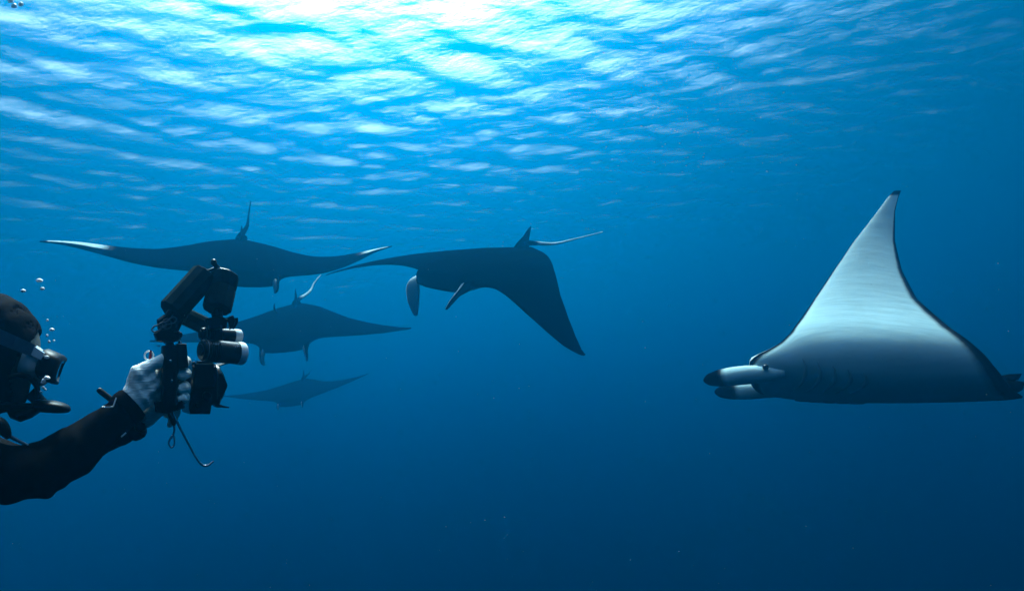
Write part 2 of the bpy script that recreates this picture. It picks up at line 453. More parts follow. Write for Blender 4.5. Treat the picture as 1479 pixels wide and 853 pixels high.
def surface_nets(f, lo, hi, h):
    lo = np.array(lo, float); n = np.ceil((np.array(hi) - lo) / h).astype(int) + 1
    ax = [lo[i] + h * np.arange(n[i]) for i in range(3)]
    X, Y, Z = np.meshgrid(*ax, indexing='ij')
    D = f(X, Y, Z)
    s = D < 0
    cnt = np.zeros(np.array(s.shape) - 1, int)
    offs = [(i, j, k) for i in (0, 1) for j in (0, 1) for k in (0, 1)]
    sl = lambda A, o: A[o[0]:A.shape[0] - 1 + o[0], o[1]:A.shape[1] - 1 + o[1], o[2]:A.shape[2] - 1 + o[2]]
    for o in offs: cnt += sl(s, o)
    act = (cnt > 0) & (cnt < 8)
    idx = np.full(act.shape, -1); idx[act] = np.arange(act.sum())
    pos = np.zeros((act.sum(), 3)); w = np.zeros(act.sum())
    for a in offs:
        for b in offs:
            if sum(b) - sum(a) == 1 and all(b[i] >= a[i] for i in range(3)):
                da = sl(D, a)[act]; db = sl(D, b)[act]
                m = (da < 0) != (db < 0)
                t = np.where(m, da / np.where(m, da - db, 1), 0)
                pa = np.array(a, float); d = np.array(b) - np.array(a)
                pos += np.where(m[:, None], pa + t[:, None] * d, 0); w += m
    pos = pos / w[:, None]
    base = np.stack(np.nonzero(act), -1)
    V = lo + (base + pos) * h
    F = []
    for a in range(3):
        b, c = (a + 1) % 3, (a + 2) % 3
        s0 = [slice(1, -1)] * 3; s0[a] = slice(0, -1)
        s1 = list(s0); s1[a] = slice(1, None)
        d = s[tuple(s0)].astype(int) - s[tuple(s1)].astype(int)
        ii = np.stack(np.nonzero(d), -1)
        sg = d[d != 0]
        g = ii + 1; g[:, a] -= 1
        def cell(db, dc):
            q = g.copy(); q[:, b] += db; q[:, c] += dc
            return idx[q[:, 0], q[:, 1], q[:, 2]]
        q = np.stack([cell(-1, -1), cell(0, -1), cell(0, 0), cell(-1, 0)], -1)
        q[sg < 0] = q[sg < 0][:, ::-1]
        F.append(q)
    return V, np.concatenate(F)
def relax(V, F, it=2, lam=.5):
    e = np.concatenate([F[:, [0, 1]], F[:, [1, 2]], F[:, [2, 3]], F[:, [3, 0]]]); e = np.concatenate([e, e[:, ::-1]])
    for _ in range(it):
        acc = np.zeros_like(V); n = np.zeros(len(V))
        np.add.at(acc, e[:, 0], V[e[:, 1]]); np.add.at(n, e[:, 0], 1)
        V = V + lam * (acc / n[:, None] - V)
    return V
def smin(a, b, k):
    h = np.clip(.5 + .5 * (b - a) / k, 0, 1)
    return b * (1 - h) + a * h - k * h * (1 - h)
def capsule(X, Y, Z, a, b, ra, rb):
    a = np.array(a, float); b = np.array(b, float); d = b - a; L2 = d @ d
    t = np.clip(((X - a[0]) * d[0] + (Y - a[1]) * d[1] + (Z - a[2]) * d[2]) / L2, 0, 1)
    return np.sqrt((X - a[0] - t * d[0]) ** 2 + (Y - a[1] - t * d[1]) ** 2 + (Z - a[2] - t * d[2]) ** 2) - (ra + (rb - ra) * t)
def sdf_object(name, fr, f, lo, hi, h, material, parent=None, it=2):
    V, F = surface_nets(f, lo, hi, h)
    V = relax(V, F, it)
    P = fr.many(V)
    F = F[:, ::-1]                       # y is mirrored, so turn the faces round
    o = mesh_obj(name, P.tolist(), F.tolist(), material, parent)
    return o, V, F

class MB:
    """collects shapes (pixel units) for one mesh"""
    def __init__(s): s.V = []; s.F = []
    def ring_loft(s, rings, cap=True, close=False):
        b = len(s.V); n = len(rings[0])
        for r in rings: s.V += [Vector(q) for q in r]
        m = len(rings)
        for i in range(m if close else m - 1):
            for k in range(n):
                a0 = b + i * n + k; a1 = b + i * n + (k + 1) % n
                c0 = b + ((i + 1) % m) * n + k; c1 = b + ((i + 1) % m) * n + (k + 1) % n
                s.F.append((a0, a1, c1, c0))
        if cap and not close:
            s.F.append(tuple(b + k for k in range(n))[::-1]); s.F.append(tuple(b + (m - 1) * n + k for k in range(n)))
        return s
    def lathe(s, a, b, prof, seg=24, up=None):
        """profile [(t, r)] along the axis a->b, t in pixel units from a"""
        a = Vector(a); b = Vector(b); d = (b - a).normalized()
        u = d.cross(Vector((0, 0, 1)) if abs(d.z) < .9 else Vector((0, 1, 0))).normalized(); v = d.cross(u)
        return s.ring_loft([[a + d * t + (u * math.cos(2 * math.pi * k / seg) + v * math.sin(2 * math.pi * k / seg)) * r for k in range(seg)] for t, r in prof])
    def tube(s, pts, r, seg=10, sub=6, close=False):
        P = [Vector(q) for q in pts]; C = []
        N = len(P)
        rs = r if isinstance(r, (list, tuple)) else [r] * N
        RR = []
        for i in range(N if close else N - 1):
            p0 = P[(i - 1) % N] if close or i else P[0]; p1 = P[i]; p2 = P[(i + 1) % N]; p3 = P[(i + 2) % N] if close or i + 2 < N else P[-1]
            for j in range(sub):
                t = j / sub
                C.append(.5 * ((2 * p1) + (p2 - p0) * t + (2 * p0 - 5 * p1 + 4 * p2 - p3) * t * t + (3 * p1 - p0 - 3 * p2 + p3) * t ** 3))
                RR.append(rs[i] * (1 - t) + rs[(i + 1) % N] * t)
        if not close: C.append(P[-1]); RR.append(rs[-1])
        rings = []; u = None
        for i, c in enumerate(C):
            d = (C[(i + 1) % len(C)] - C[i - 1]) if close else (C[min(i + 1, len(C) - 1)] - C[max(i - 1, 0)])
            d = d.normalized()
            if u is None: u = d.cross(Vector((0, 0, 1)) if abs(d.z) < .9 else Vector((0, 1, 0)))
            u = (u - d * u.dot(d)).normalized(); v = d.cross(u)
            rings.append([c + (u * math.cos(2 * math.pi * k / seg) + v * math.sin(2 * math.pi * k / seg)) * RR[i] for k in range(seg)])
        return s.ring_loft(rings, close=close)
    def prism(s, poly, z0, z1, bev=1.0):
        """outline (x, y) extruded from z0 to z1 with a small chamfer"""
        c = Vector((sum(p[0] for p in poly) / len(poly), sum(p[1] for p in poly) / len(poly), 0))
        def ring(z, k):
            out = []
            for x, y in poly:
                d = Vector((x, y, 0)) - c; l = d.length
                q = c + d * max(.1, (l - k) / l); out.append(Vector((q.x, q.y, z)))
            return out
        return s.ring_loft([ring(z0, bev), ring(z0 + bev, 0), ring(z1 - bev, 0), ring(z1, bev)])
    def ball(s, c, r, seg=14, sq=(1, 1, 1)):
        rings = []
        for i in range(seg // 2 + 1):
            t = math.pi * i / (seg // 2); t = min(max(t, .05), math.pi - .05)
            rings.append([Vector(c) + Vector((math.sin(t) * math.cos(2 * math.pi * k / seg) * r * sq[0], -math.cos(t) * r * sq[1], math.sin(t) * math.sin(2 * math.pi * k / seg) * r * sq[2])) for k in range(seg)])
        return s.ring_loft(rings)
    def torus(s, c, r, tr, normal=(0, 0, 1), seg=22, sx=1.0):
        n = Vector(normal).normalized(); u = n.cross(Vector((0, 1, 0)) if abs(n.y) < .9 else Vector((1, 0, 0))).normalized(); v = n.cross(u)
        return s.tube([Vector(c) + u * (r * sx * math.cos(2 * math.pi * k / seg)) + v * (r * math.sin(2 * math.pi * k / seg)) for k in range(seg)], tr, seg=8, sub=1, close=True)
    def build(s, name, material, parent, fr, smooth=True, angle=40):
        me = bpy.data.meshes.new(name)
        me.from_pydata([tuple(fr(q)) for q in s.V], [], s.F)
        bm = bmesh.new(); bm.from_mesh(me); bmesh.ops.recalc_face_normals(bm, faces=bm.faces); bm.to_mesh(me); bm.free()
        if smooth:
            me.polygons.foreach_set('use_smooth', [True] * len(me.polygons))
            me.set_sharp_from_angle(angle=R(angle))
        me.materials.append(material)
        o = bpy.data.objects.new(name, me); col.objects.link(o)
        if parent: o.parent = parent
        else: o.matrix_world = fr.M
        return o

M_SUIT = mat('wetsuit_neoprene', (0.0004, 0.0006, 0.0009), 0.8, var=.5, scale=60, bump=.25, spec=0.02, bump_dist=.003)
M_HOOD = mat('hood_neoprene', (0.0005, 0.0007, 0.0014), 0.8, var=.5, scale=45, bump=.4, spec=0.02, bump_dist=.004)
M_RUB = mat('black_rubber', (0.0025, 0.0028, 0.003), 0.45, spec=0.12, var=.4, scale=80)
M_ALU = mat('black_anodised_metal', (0.003, 0.0036, 0.004), 0.3, spec=0.25, var=.4, scale=120)
M_FOAM = mat('float_neoprene', (0.0055, 0.0150, 0.0155), 0.85, var=.45, scale=40, bump=.6, spec=0.02, bump_dist=.002)
M_STEEL = mat('stainless_steel', (0.55, 0.57, 0.58), 0.22, metal=1.0, var=.15, scale=60)
M_WHITE = mat('white_plastic', (0.62, 0.66, 0.66), 0.4, spec=0.2, var=.08, scale=90)
M_GREY = mat('grey_trim', (0.10, 0.11, 0.12), 0.4, spec=0.3)
M_RED = mat('red_plastic', (0.20, 0.008, 0.010), 0.4, spec=0.2)
M_STRAP = mat('mask_strap_silicone', (0.030, 0.075, 0.115), 0.5, spec=0.15, var=.2, scale=50)
M_SKIRT = mat('clear_silicone', (0.42, 0.52, 0.56), 0.3, spec=0.3, trans=0.1)
M_LENS = mat('mask_glass', (0.004, 0.005, 0.007), 0.06, spec=0.5)
M_DOME = mat('dome_glass', (0.85, 0.92, 0.95), 0.02, trans=1.0, ior=1.12)
M_BUB = mat('air_bubble', (0.85, 0.88, 0.9), 0.12, spec=0.6, trans=0.12, ior=1.2)
M_EYEW = mat('eye_white', (0.5, 0.5, 0.5), 0.3)

def skin_material(name, color):
    m = mat(name, color, 0.6, spec=0.05)
    nt = m.node_tree; b = nt.nodes['Principled BSDF']; L = nt.links.new
    tc = nt.nodes.new('ShaderNodeTexCoord')
    mp = nt.nodes.new('ShaderNodeMapping'); mp.inputs['Rotation'].default_value = (0, 0, R(-38)); mp.inputs['Scale'].default_value = (18, 120, 60)
    n = nt.nodes.new('ShaderNodeTexNoise'); n.inputs['Scale'].default_value = 1.0; n.inputs['Detail'].default_value = 4; n.inputs['Distortion'].default_value = .8
    n2 = nt.nodes.new('ShaderNodeTexNoise'); n2.inputs['Scale'].default_value = 45; n2.inputs['Detail'].default_value = 5
    L(tc.outputs['Object'], mp.inputs[0]); L(mp.outputs[0], n.inputs['Vector']); L(tc.outputs['Object'], n2.inputs['Vector'])
    ad = nt.nodes.new('ShaderNodeMath'); ad.operation = 'MULTIPLY_ADD'; ad.inputs[1].default_value = .12
    L(n2.outputs[0], ad.inputs[0]); L(n.outputs[0], ad.inputs[2])
    bp = nt.nodes.new('ShaderNodeBump'); bp.inputs['Strength'].default_value = .8; bp.inputs['Distance'].default_value = .004
    L(ad.outputs[0], bp.inputs['Height']); L(bp.outputs[0], b.inputs['Normal'])
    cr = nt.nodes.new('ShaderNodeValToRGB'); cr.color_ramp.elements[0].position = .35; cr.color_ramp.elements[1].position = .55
    cr.color_ramp.elements[0].color = (*[v * .9 for v in color], 1); cr.color_ramp.elements[1].color = (*color, 1)  # crease shade laid into the colour: low folds darker
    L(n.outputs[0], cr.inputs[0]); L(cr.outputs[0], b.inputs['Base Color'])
    return m
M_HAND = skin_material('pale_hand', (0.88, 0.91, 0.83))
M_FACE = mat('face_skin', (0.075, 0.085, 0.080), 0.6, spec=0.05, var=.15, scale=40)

HC = np.array((-8., 505., 0.))                      # head centre
HF = np.array((.94, .34)); HU = np.array((.34, -.94))
def head_coords(X, Y, Z):
    dx = X - HC[0]; dy = Y - HC[1]
    return dx * HF[0] + dy * HF[1], dx * HU[0] + dy * HU[1], Z
def hp(a, b, c=0.):
    """point in head axes: a forward, b up, c towards the viewer"""
    q = HC[:2] + HF * a + HU * b
    return (q[0], q[1], c)
def head_sdf(X, Y, Z, grow=0.0):
    a, b, c = head_coords(X, Y, Z)
    def ell(ca, cb, ra, rb, rc):
        k = np.sqrt(((a - ca) / ra) ** 2 + ((b - cb) / rb) ** 2 + (c / rc) ** 2)
        return (k - 1) * min(ra, rb, rc)
    d = ell(-8, 8, 72 + grow, 66 + grow, 50 + grow)
    d = smin(d, ell(22, -32, 40 + grow, 46 + grow, 38 + grow), 22)      # jaw
    d = smin(d, ell(52, -52, 16 + grow, 18 + grow, 18 + grow), 14)      # chin
    return d

def build_diver():
    fr = Frame(-60, 700)
    # body: torso lies to the left, legs trail behind, arms reach forward to the rig
    ELB = (62, 676, 18); WR = (190, 580, 4)
    def body(X, Y, Z):
        C = lambda a, b, ra, rb: capsule(X, Y, Z, a, b, ra, rb)
        d = C((-70, 575, 0), (-95, 625, 0), 42, 50)                                  # neck
        d = smin(d, C((-120, 640, 48), (-120, 640, -48), 62, 62), 30)                # shoulders
        d = smin(d, C((-150, 655, 0), (-330, 690, 0), 92, 78), 40)                   # chest to waist
        d = smin(d, C((-330, 690, 0), (-430, 700, 0), 78, 84), 30)                   # hips
        for sgn in (1, -1):
            d = smin(d, C((-430, 702, 38 * sgn), (-690, 725, 46 * sgn), 54, 36), 20) # thigh
            d = smin(d, C((-690, 725, 46 * sgn), (-930, 690, 40 * sgn), 35, 22), 10) # calf
            d = smin(d, C((-930, 690, 40 * sgn), (-975, 700, 40 * sgn), 20, 16), 8)
        d = smin(d, C((-100, 650, 85), (15, 679, 40), 48, 37), 26)                   # near upper arm
        d = smin(d, C((15, 679, 40), ELB, 37, 37), 16)
        d = smin(d, C(ELB, (104, 652, 14), 35, 35.5), 14)                            # forearm
        d = smin(d, C((104, 652, 14), (184, 590, 4), 35, 23), 12)
        d = smin(d, C((-100, 650, -85), (30, 690, -70), 44, 34), 20)                 # far arm
        d = smin(d, C((30, 690, -70), (196, 616, -34), 33, 19), 14)
        # folds in the sleeve by the elbow
        d = d - 2.2 * np.exp(-((X - 66 - .25 * (Y - 690)) / 8) ** 2) * np.clip((Y - 640) / 60, 0, 1) * (Z < 90)
        d = d + 3.0 * np.exp(-((X - 80 - .3 * (Y - 690)) / 7) ** 2) * np.clip((Y - 640) / 60, 0, 1)
        d = d + 1.5 * np.sin(X * .11 + Y * .05 + 2 * np.sin(Z * .05)) * np.sin(Y * .09 - Z * .06) + .4 * np.sin(X * .23 - Y * .17 + Z * .1)
        return smin(d, head_sdf(X, Y, Z), 10)
    person, V, F = sdf_object('person', fr, body, (-1010, 425, -190), (235, 800, 190), 4.0, M_SUIT, it=2)
    person.matrix_world = fr.M
    tag(person, 'scuba diver in black wetsuit and hood reaching forward with both hands on a camera rig', 'person')
    # bare skin on the face
    person.data.materials.append(M_FACE)
    cen = V[F].mean(1)
    a, b, c = head_coords(cen[:, 0], cen[:, 1], cen[:, 2])
    sk = (a > 5) & (np.abs(head_sdf(cen[:, 0], cen[:, 1], cen[:, 2])) < 5)
    person.data.polygons.foreach_set('material_index', sk.astype(int).tolist())
    # hood: a thicker skin over the head with the face left open
    def hood(X, Y, Z):
        a, b, c = head_coords(X, Y, Z)
        d = np.minimum(head_sdf(X, Y, Z, 5.5), smin(head_sdf(X, Y, Z, 5.5), capsule(X, Y, Z, (-40, 550, 0), (-85, 610, 0), 48, 58), 24))
        d = d + 1.0 * np.sin(X * .16 + Z * .1) * np.sin(Y * .13)
        face = (np.sqrt(((b + 10) / 58) ** 2 + (c / 43) ** 2) - 1) * 43
        face = np.maximum(face, 20 - a)
        return np.maximum(np.maximum(d, -face), -(head_sdf(X, Y, Z, 1.0)))
    sdf_object('hood', fr, hood, (-150, 420, -75), (80, 680, 75), 2.6, M_HOOD, person, it=2)
    for sg in (1, -1):                                                         # eyes behind the mask glass
        m = MB(); m.ball(hp(56, 4, 17 * sg), 7.5); m.build('eye', M_EYEW, person, fr)
    # ---- mask
    mask = MB()
    def rr(a, b0, b1, w, n=36, sq=.55):
        out = []
        for k in range(n):
            t = 2 * math.pi * k / n
            cb, sb = math.cos(t), math.sin(t)
            q = (abs(cb) ** (2 / 3.2) * (1 if cb > 0 else -1), abs(sb) ** (2 / 3.2) * (1 if sb > 0 else -1))
            out.append(hp(a - .12 * abs(w * q[0]) , (b0 + b1) / 2 + (b1 - b0) / 2 * q[1], w * q[0]))
        return out
    mask.ring_loft([rr(74, -14, 26, 44), rr(78, -17, 28, 48), rr(97, -18, 27, 47), rr(103, -16, 24, 43), rr(104, -12, 20, 39), rr(99, -11, 19, 38), rr(76, -10, 20, 38)], cap=False)
    mask_o = mask.build('mask', M_RUB, person, fr, angle=60)
    g = MB(); g.ring_loft([rr(101.5, -12.5, 20.5, 39.5), rr(100, -12.5, 20.5, 39.5)]); g.build('lens', M_LENS, mask_o, fr)
    sk_ = MB(); sk_.ring_loft([rr(50, -22, 24, 42), rr(58, -23, 27, 47), rr(66, -20, 24, 45), rr(76, -14, 24, 43), rr(76, -11, 20, 40), rr(64, -17, 20, 42), rr(52, -19, 21, 39)], cap=False)
    sk_.build('skirt', M_SKIRT, mask_o, fr, angle=70)
    nz = MB(); nz.ball(hp(74, -16, 0), 14, sq=(1.1, .9, .8)); nz.build('nose_pocket', M_SKIRT, mask_o, fr)
    for sg in (1, -1):
        bk = MB(); bk.prism([hp(57, 10)[:2], hp(74, 8)[:2], hp(75, 20)[:2], hp(58, 24)[:2]], 44 * sg - 4, 44 * sg + 4, 1.5)
        bk.build('buckle', M_SKIRT, mask_o, fr)
        blob = MB(); blob.ball(hp(79, 15, 47 * sg), 3.2, sq=(1.2, .8, .6)); blob.build('white_ball', M_WHITE, mask_o, fr)  # small white ball beside the buckle
    # strap round the back of the hood
    ring_in = []
    for k in range(33):
        t = math.pi * (-.5 + k / 32.0) 
        ring_in.append((k, t))
    rows = []
    for k, t in ring_in:
        cz = math.sin(t); fa = math.cos(t)
        aa = 60 - 148 * fa
        zz = 46 * cz + (12 * math.sin(2 * t) if abs(t) > 0 else 0)
        zz = 57.5 * cz if fa > .25 else (44 + 13.5 * fa / .25) * (1 if cz > 0 else -1)
        bb = 17 + 8 * fa
        half = 8.5 + 3.5 * fa
        n_ = Vector((0, 0, 1 if cz > 0 else -1)) * abs(cz)
        rows.append((aa, bb, zz, half))
    s_ = MB(); rings = []
    for i, (aa, bb, zz, half) in enumerate(rows):
        j0 = rows[max(0, i - 1)]; j1 = rows[min(len(rows) - 1, i + 1)]
        da, dz = j1[0] - j0[0], j1[2] - j0[2]; L = math.hypot(da, dz) or 1
        na, nz_ = dz / L, -da / L
        if na * (aa + 20) + nz_ * zz < 0: na, nz_ = -na, -nz_
        rings.append([hp(aa + na * o, bb + s * half, zz + nz_ * o) for s, o in ((-1, 0), (-1, 2.2), (1, 2.2), (1, 0))])
    s_.ring_loft(rings); s_.build('strap', M_STRAP, mask_o, fr, smooth=False)
    # ---- regulator
    reg = MB()
    reg.ring_loft([[(x, y + 6.5 * hh * math.sin(2 * math.pi * k / 20) - (1 if math.sin(2 * math.pi * k / 20) < 0 else 0) * 1.5, 24 * ww * math.cos(2 * math.pi * k / 20)) for k in range(20)]
                   for x, y, hh, ww in ((44, 588, .6, .6), (50, 586.5, 1.1, .85), (62, 586.5, 1.35, 1.0), (80, 588, 1.3, 1.0), (92, 589.5, 1.05, .85), (99, 590.5, .7, .6), (102, 591, .25, .3))])
    rg = reg.build('regulator', M_RUB, person, fr, angle=60)
    mp_ = MB(); mp_.tube([(44, 566, 0), (52, 574, 0), (60, 584, 0)], [11, 10, 11], seg=14); mp_.build('mouthpiece', M_RUB, rg, fr)
    ex = MB(); ex.ring_loft([[(x, y + h * math.sin(2 * math.pi * k / 16), w * math.cos(2 * math.pi * k / 16)) for k in range(16)] for x, y, h, w in ((8, 586, 3, 14), (16, 593, 11, 24), (30, 598, 11, 30), (46, 594, 9, 26), (58, 590, 5, 16))])
    ex.build('exhaust_tee', M_RUB, rg, fr, angle=60)
    ho = MB(); ho.tube([(52, 587, 14), (10, 584, 34), (-30, 581, 52), (-70, 584, 60), (-120, 560, 45), (-160, 545, 20)], 5.2, seg=12); ho.build('hose', M_RUB, rg, fr)
    tr = MB(); tr.tube([(50, 580, 10), (56, 577, 11), (62, 578, 12)], 1.4, seg=8); tr.build('trim_ring', M_STEEL, rg, fr)
    # strap of the hood under the chin
    ch = MB(); ch.tube([(18, 546, 46), (36, 542, 44), (50, 549, 38), (57, 560, 30), (56, 572, 22)], [3.5, 4, 4.2, 4, 3.5], seg=10); ch.build('chin_strap', M_RUB, person, fr)
    # ---- cuffs, zip tab, sleeve mark
    cf = MB(); cf.lathe((178, 594.5, 5), (203, 572, 2), [(0, 24.5), (2, 27.5), (8, 28), (16, 27), (20, 25), (20, 20), (2, 20)], 28); cf.build('cuff', M_SUIT, person, fr)
    cf = MB(); cf.lathe((188, 621, -38), (212, 608, -26), [(0, 19), (2, 21), (8, 22), (16, 21), (19, 19.5), (19, 14), (2, 14)], 24); cf.build('cuff', M_SUIT, person, fr)
    cf = MB(); cf.ball((203, 617, -14), 9, sq=(1, .9, 1)); cf.build('cuff_toggle', M_RUB, person, fr)
    em = MB(); em.tube([(147.5, 586.5, 31), (156, 586.8, 32.2), (163, 586, 32.5)], 1.0, seg=6); em.tube([(163, 586, 32.5), (165, 580, 31.2), (167.5, 573.5, 29)], 1.0, seg=6)
    em_o = em.build('sleeve_emblem', M_WHITE, person, fr)
    e2 = MB(); e2.prism([(152, 584), (161, 583.5), (164, 576), (158, 578)], 30.2, 32.0, .3); e2.build('emblem_patch', mat('emblem_red', (0.03, 0.006, 0.012), .6, spec=.05), em_o, fr)
    tg = MB(); tg.prism([(173.5, 628), (175, 629.5), (182, 623.5), (180.5, 622)], 24, 25.6, .3); tg.build('sleeve_tag', M_WHITE, person, fr)
    # harness strap and inflator on the shoulder
    hs = MB(); hs.tube([(-60, 592, 66), (-20, 606, 72), (10, 616, 74), (30, 627, 72), (48, 637, 66)], [3, 3.2, 3, 2.6, 2], seg=8); hs.build('harness_edge', M_STRAP, person, fr)
    inf = MB(); inf.tube([(-40, 600, 78), (-10, 606, 80), (12, 607, 80), (20, 618, 78), (24, 626, 76)], [9, 9.5, 9, 8, 4], seg=14); inf.build('inflator', M_RUB, person, fr)
    # console gauge hanging below the chest
    cg = MB(); cg.lathe((-14, 766, 30), (-14, 766, 44), [(0, 10), (2, 16), (10, 16), (14, 12)], 22); cg.tube([(-22, 752, 36), (-50, 730, 36), (-110, 715, 30)], 4, seg=10)
    cg.build('gauge', M_RUB, person, fr)
    # tank on the back
    tk = MB(); tk.lathe((-140, 545, 0), (-520, 590, 0), [(0, 8), (4, 22), (14, 26), (20, 26), (26, 34), (40, 48), (70, 55), (330, 56), (350, 54), (356, 40)], 32)
    tko = tk.build('scuba_tank', M_GREY, person, fr)
    # fins
    for sg in (1, -1):
        fn = MB(); fn.ring_loft([[(x, y + h * math.sin(2 * math.pi * k / 12), 40 * sg + w * math.cos(2 * math.pi * k / 12)) for k in range(12)] for x, y, h, w in ((-930, 692, 18, 26), (-980, 702, 18, 32), (-1010, 706, 8, 44), (-1120, 726, 5, 58), (-1280, 760, 3, 66), (-1300, 765, 1.5, 60))])
        fn.build('fin', M_RUB, person, fr)
    # ---- hands
    def near_hand(X, Y, Z):
        C = lambda a, b, ra, rb: capsule(X, Y, Z, a, b, ra, rb)
        d = C((182, 592, 3), (197, 572, 2), 19, 20)                                   # wrist
        d = smin(d, C((200, 570, 2), (208, 552, 0), 21, 23), 8)                       # heel of the hand
        d = smin(d, C((206, 556, -2), (236, 528, -12), 20, 13), 8)
        d = smin(d, C((206, 556, -2), (238, 543, -14), 20, 13), 8)
        d = smin(d, C((206, 560, -4), (236, 560, -14), 20, 13), 8)
        d = smin(d, C((204, 566, -4), (230, 574, -12), 16, 10.5), 8)
        d = smin(d, C((197, 562, 8), (200, 541, 12), 13, 13.5), 6)                    # thumb base
        d = smin(d, C((200, 541, 12), (216, 529, 14), 13, 10), 5)
        d = smin(d, C((216, 529, 14), (229, 522, 14), 9.6, 8.8), 2.5)
        d = smin(d, C((229, 522, 14), (238, 517, 12), 8.8, 7), 2)
        for y0, y1, rr_ in ((526, 521, 8.2), (541, 538, 8.6), (557, 557, 8.2), (573, 572, 7.2)):
            f = C((237, y0, -14), (256, y1, -17), rr_ + 1, rr_)
            f = smin(f, C((256, y1, -17), (268, y1 + 1, -4), rr_, rr_ - .2), 2)
            f = smin(f, C((268, y1 + 1, -4), (264, y1 + 3, 7), rr_ - .2, rr_ - 1.0), 2)
            f = smin(f, C((264, y1 + 3, 7), (257, y1 + 4, 11), rr_ - 1.0, rr_ - 2.2), 2)
            d = smin(d, f, 1.2)
        # tendon ridges and a crease across the back
        tt = (X - 205) * .62 + (Y - 552) * .78
        d = d - 1.1 * np.sin(tt * .42) * np.exp(-((X - 220) / 16) ** 2) * (Z > 0) - .5 * np.sin(X * .33 - Y * .27)
        return d
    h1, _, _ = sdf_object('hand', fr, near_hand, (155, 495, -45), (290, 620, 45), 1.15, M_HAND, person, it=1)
    def far_hand(X, Y, Z):
        C = lambda a, b, ra, rb: capsule(X, Y, Z, a, b, ra, rb)
        d = C((196, 614, -36), (214, 601, -26), 13, 14)
        d = smin(d, C((214, 601, -26), (232, 590, -18), 15, 12), 6)
        for k, (y, z) in enumerate(((582, -14), (587, -26), (592, -38), (597, -49))):
            f = smin(C((230, 590, -16 - 7 * k), (246, y, z), 8, 7.4), C((246, y, z), (256, y + 8, z), 7.2, 6.6), 2)
            f = smin(f, C((256, y + 8, z), (250, y + 17, z + 2), 6.6, 5.4), 2)
            d = smin(d, f, 1.2)
        d = smin(d, C((214, 599, -14), (226, 588, -2), 8.5, 8), 4)                    # thumb
        d = smin(d, C((226, 588, -2), (240, 582, 3), 7.8, 6), 2)
        return d - .7 * np.sin(X * .4 + Y * .3)
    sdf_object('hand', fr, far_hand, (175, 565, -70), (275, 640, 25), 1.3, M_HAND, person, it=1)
    return person
build_diver()

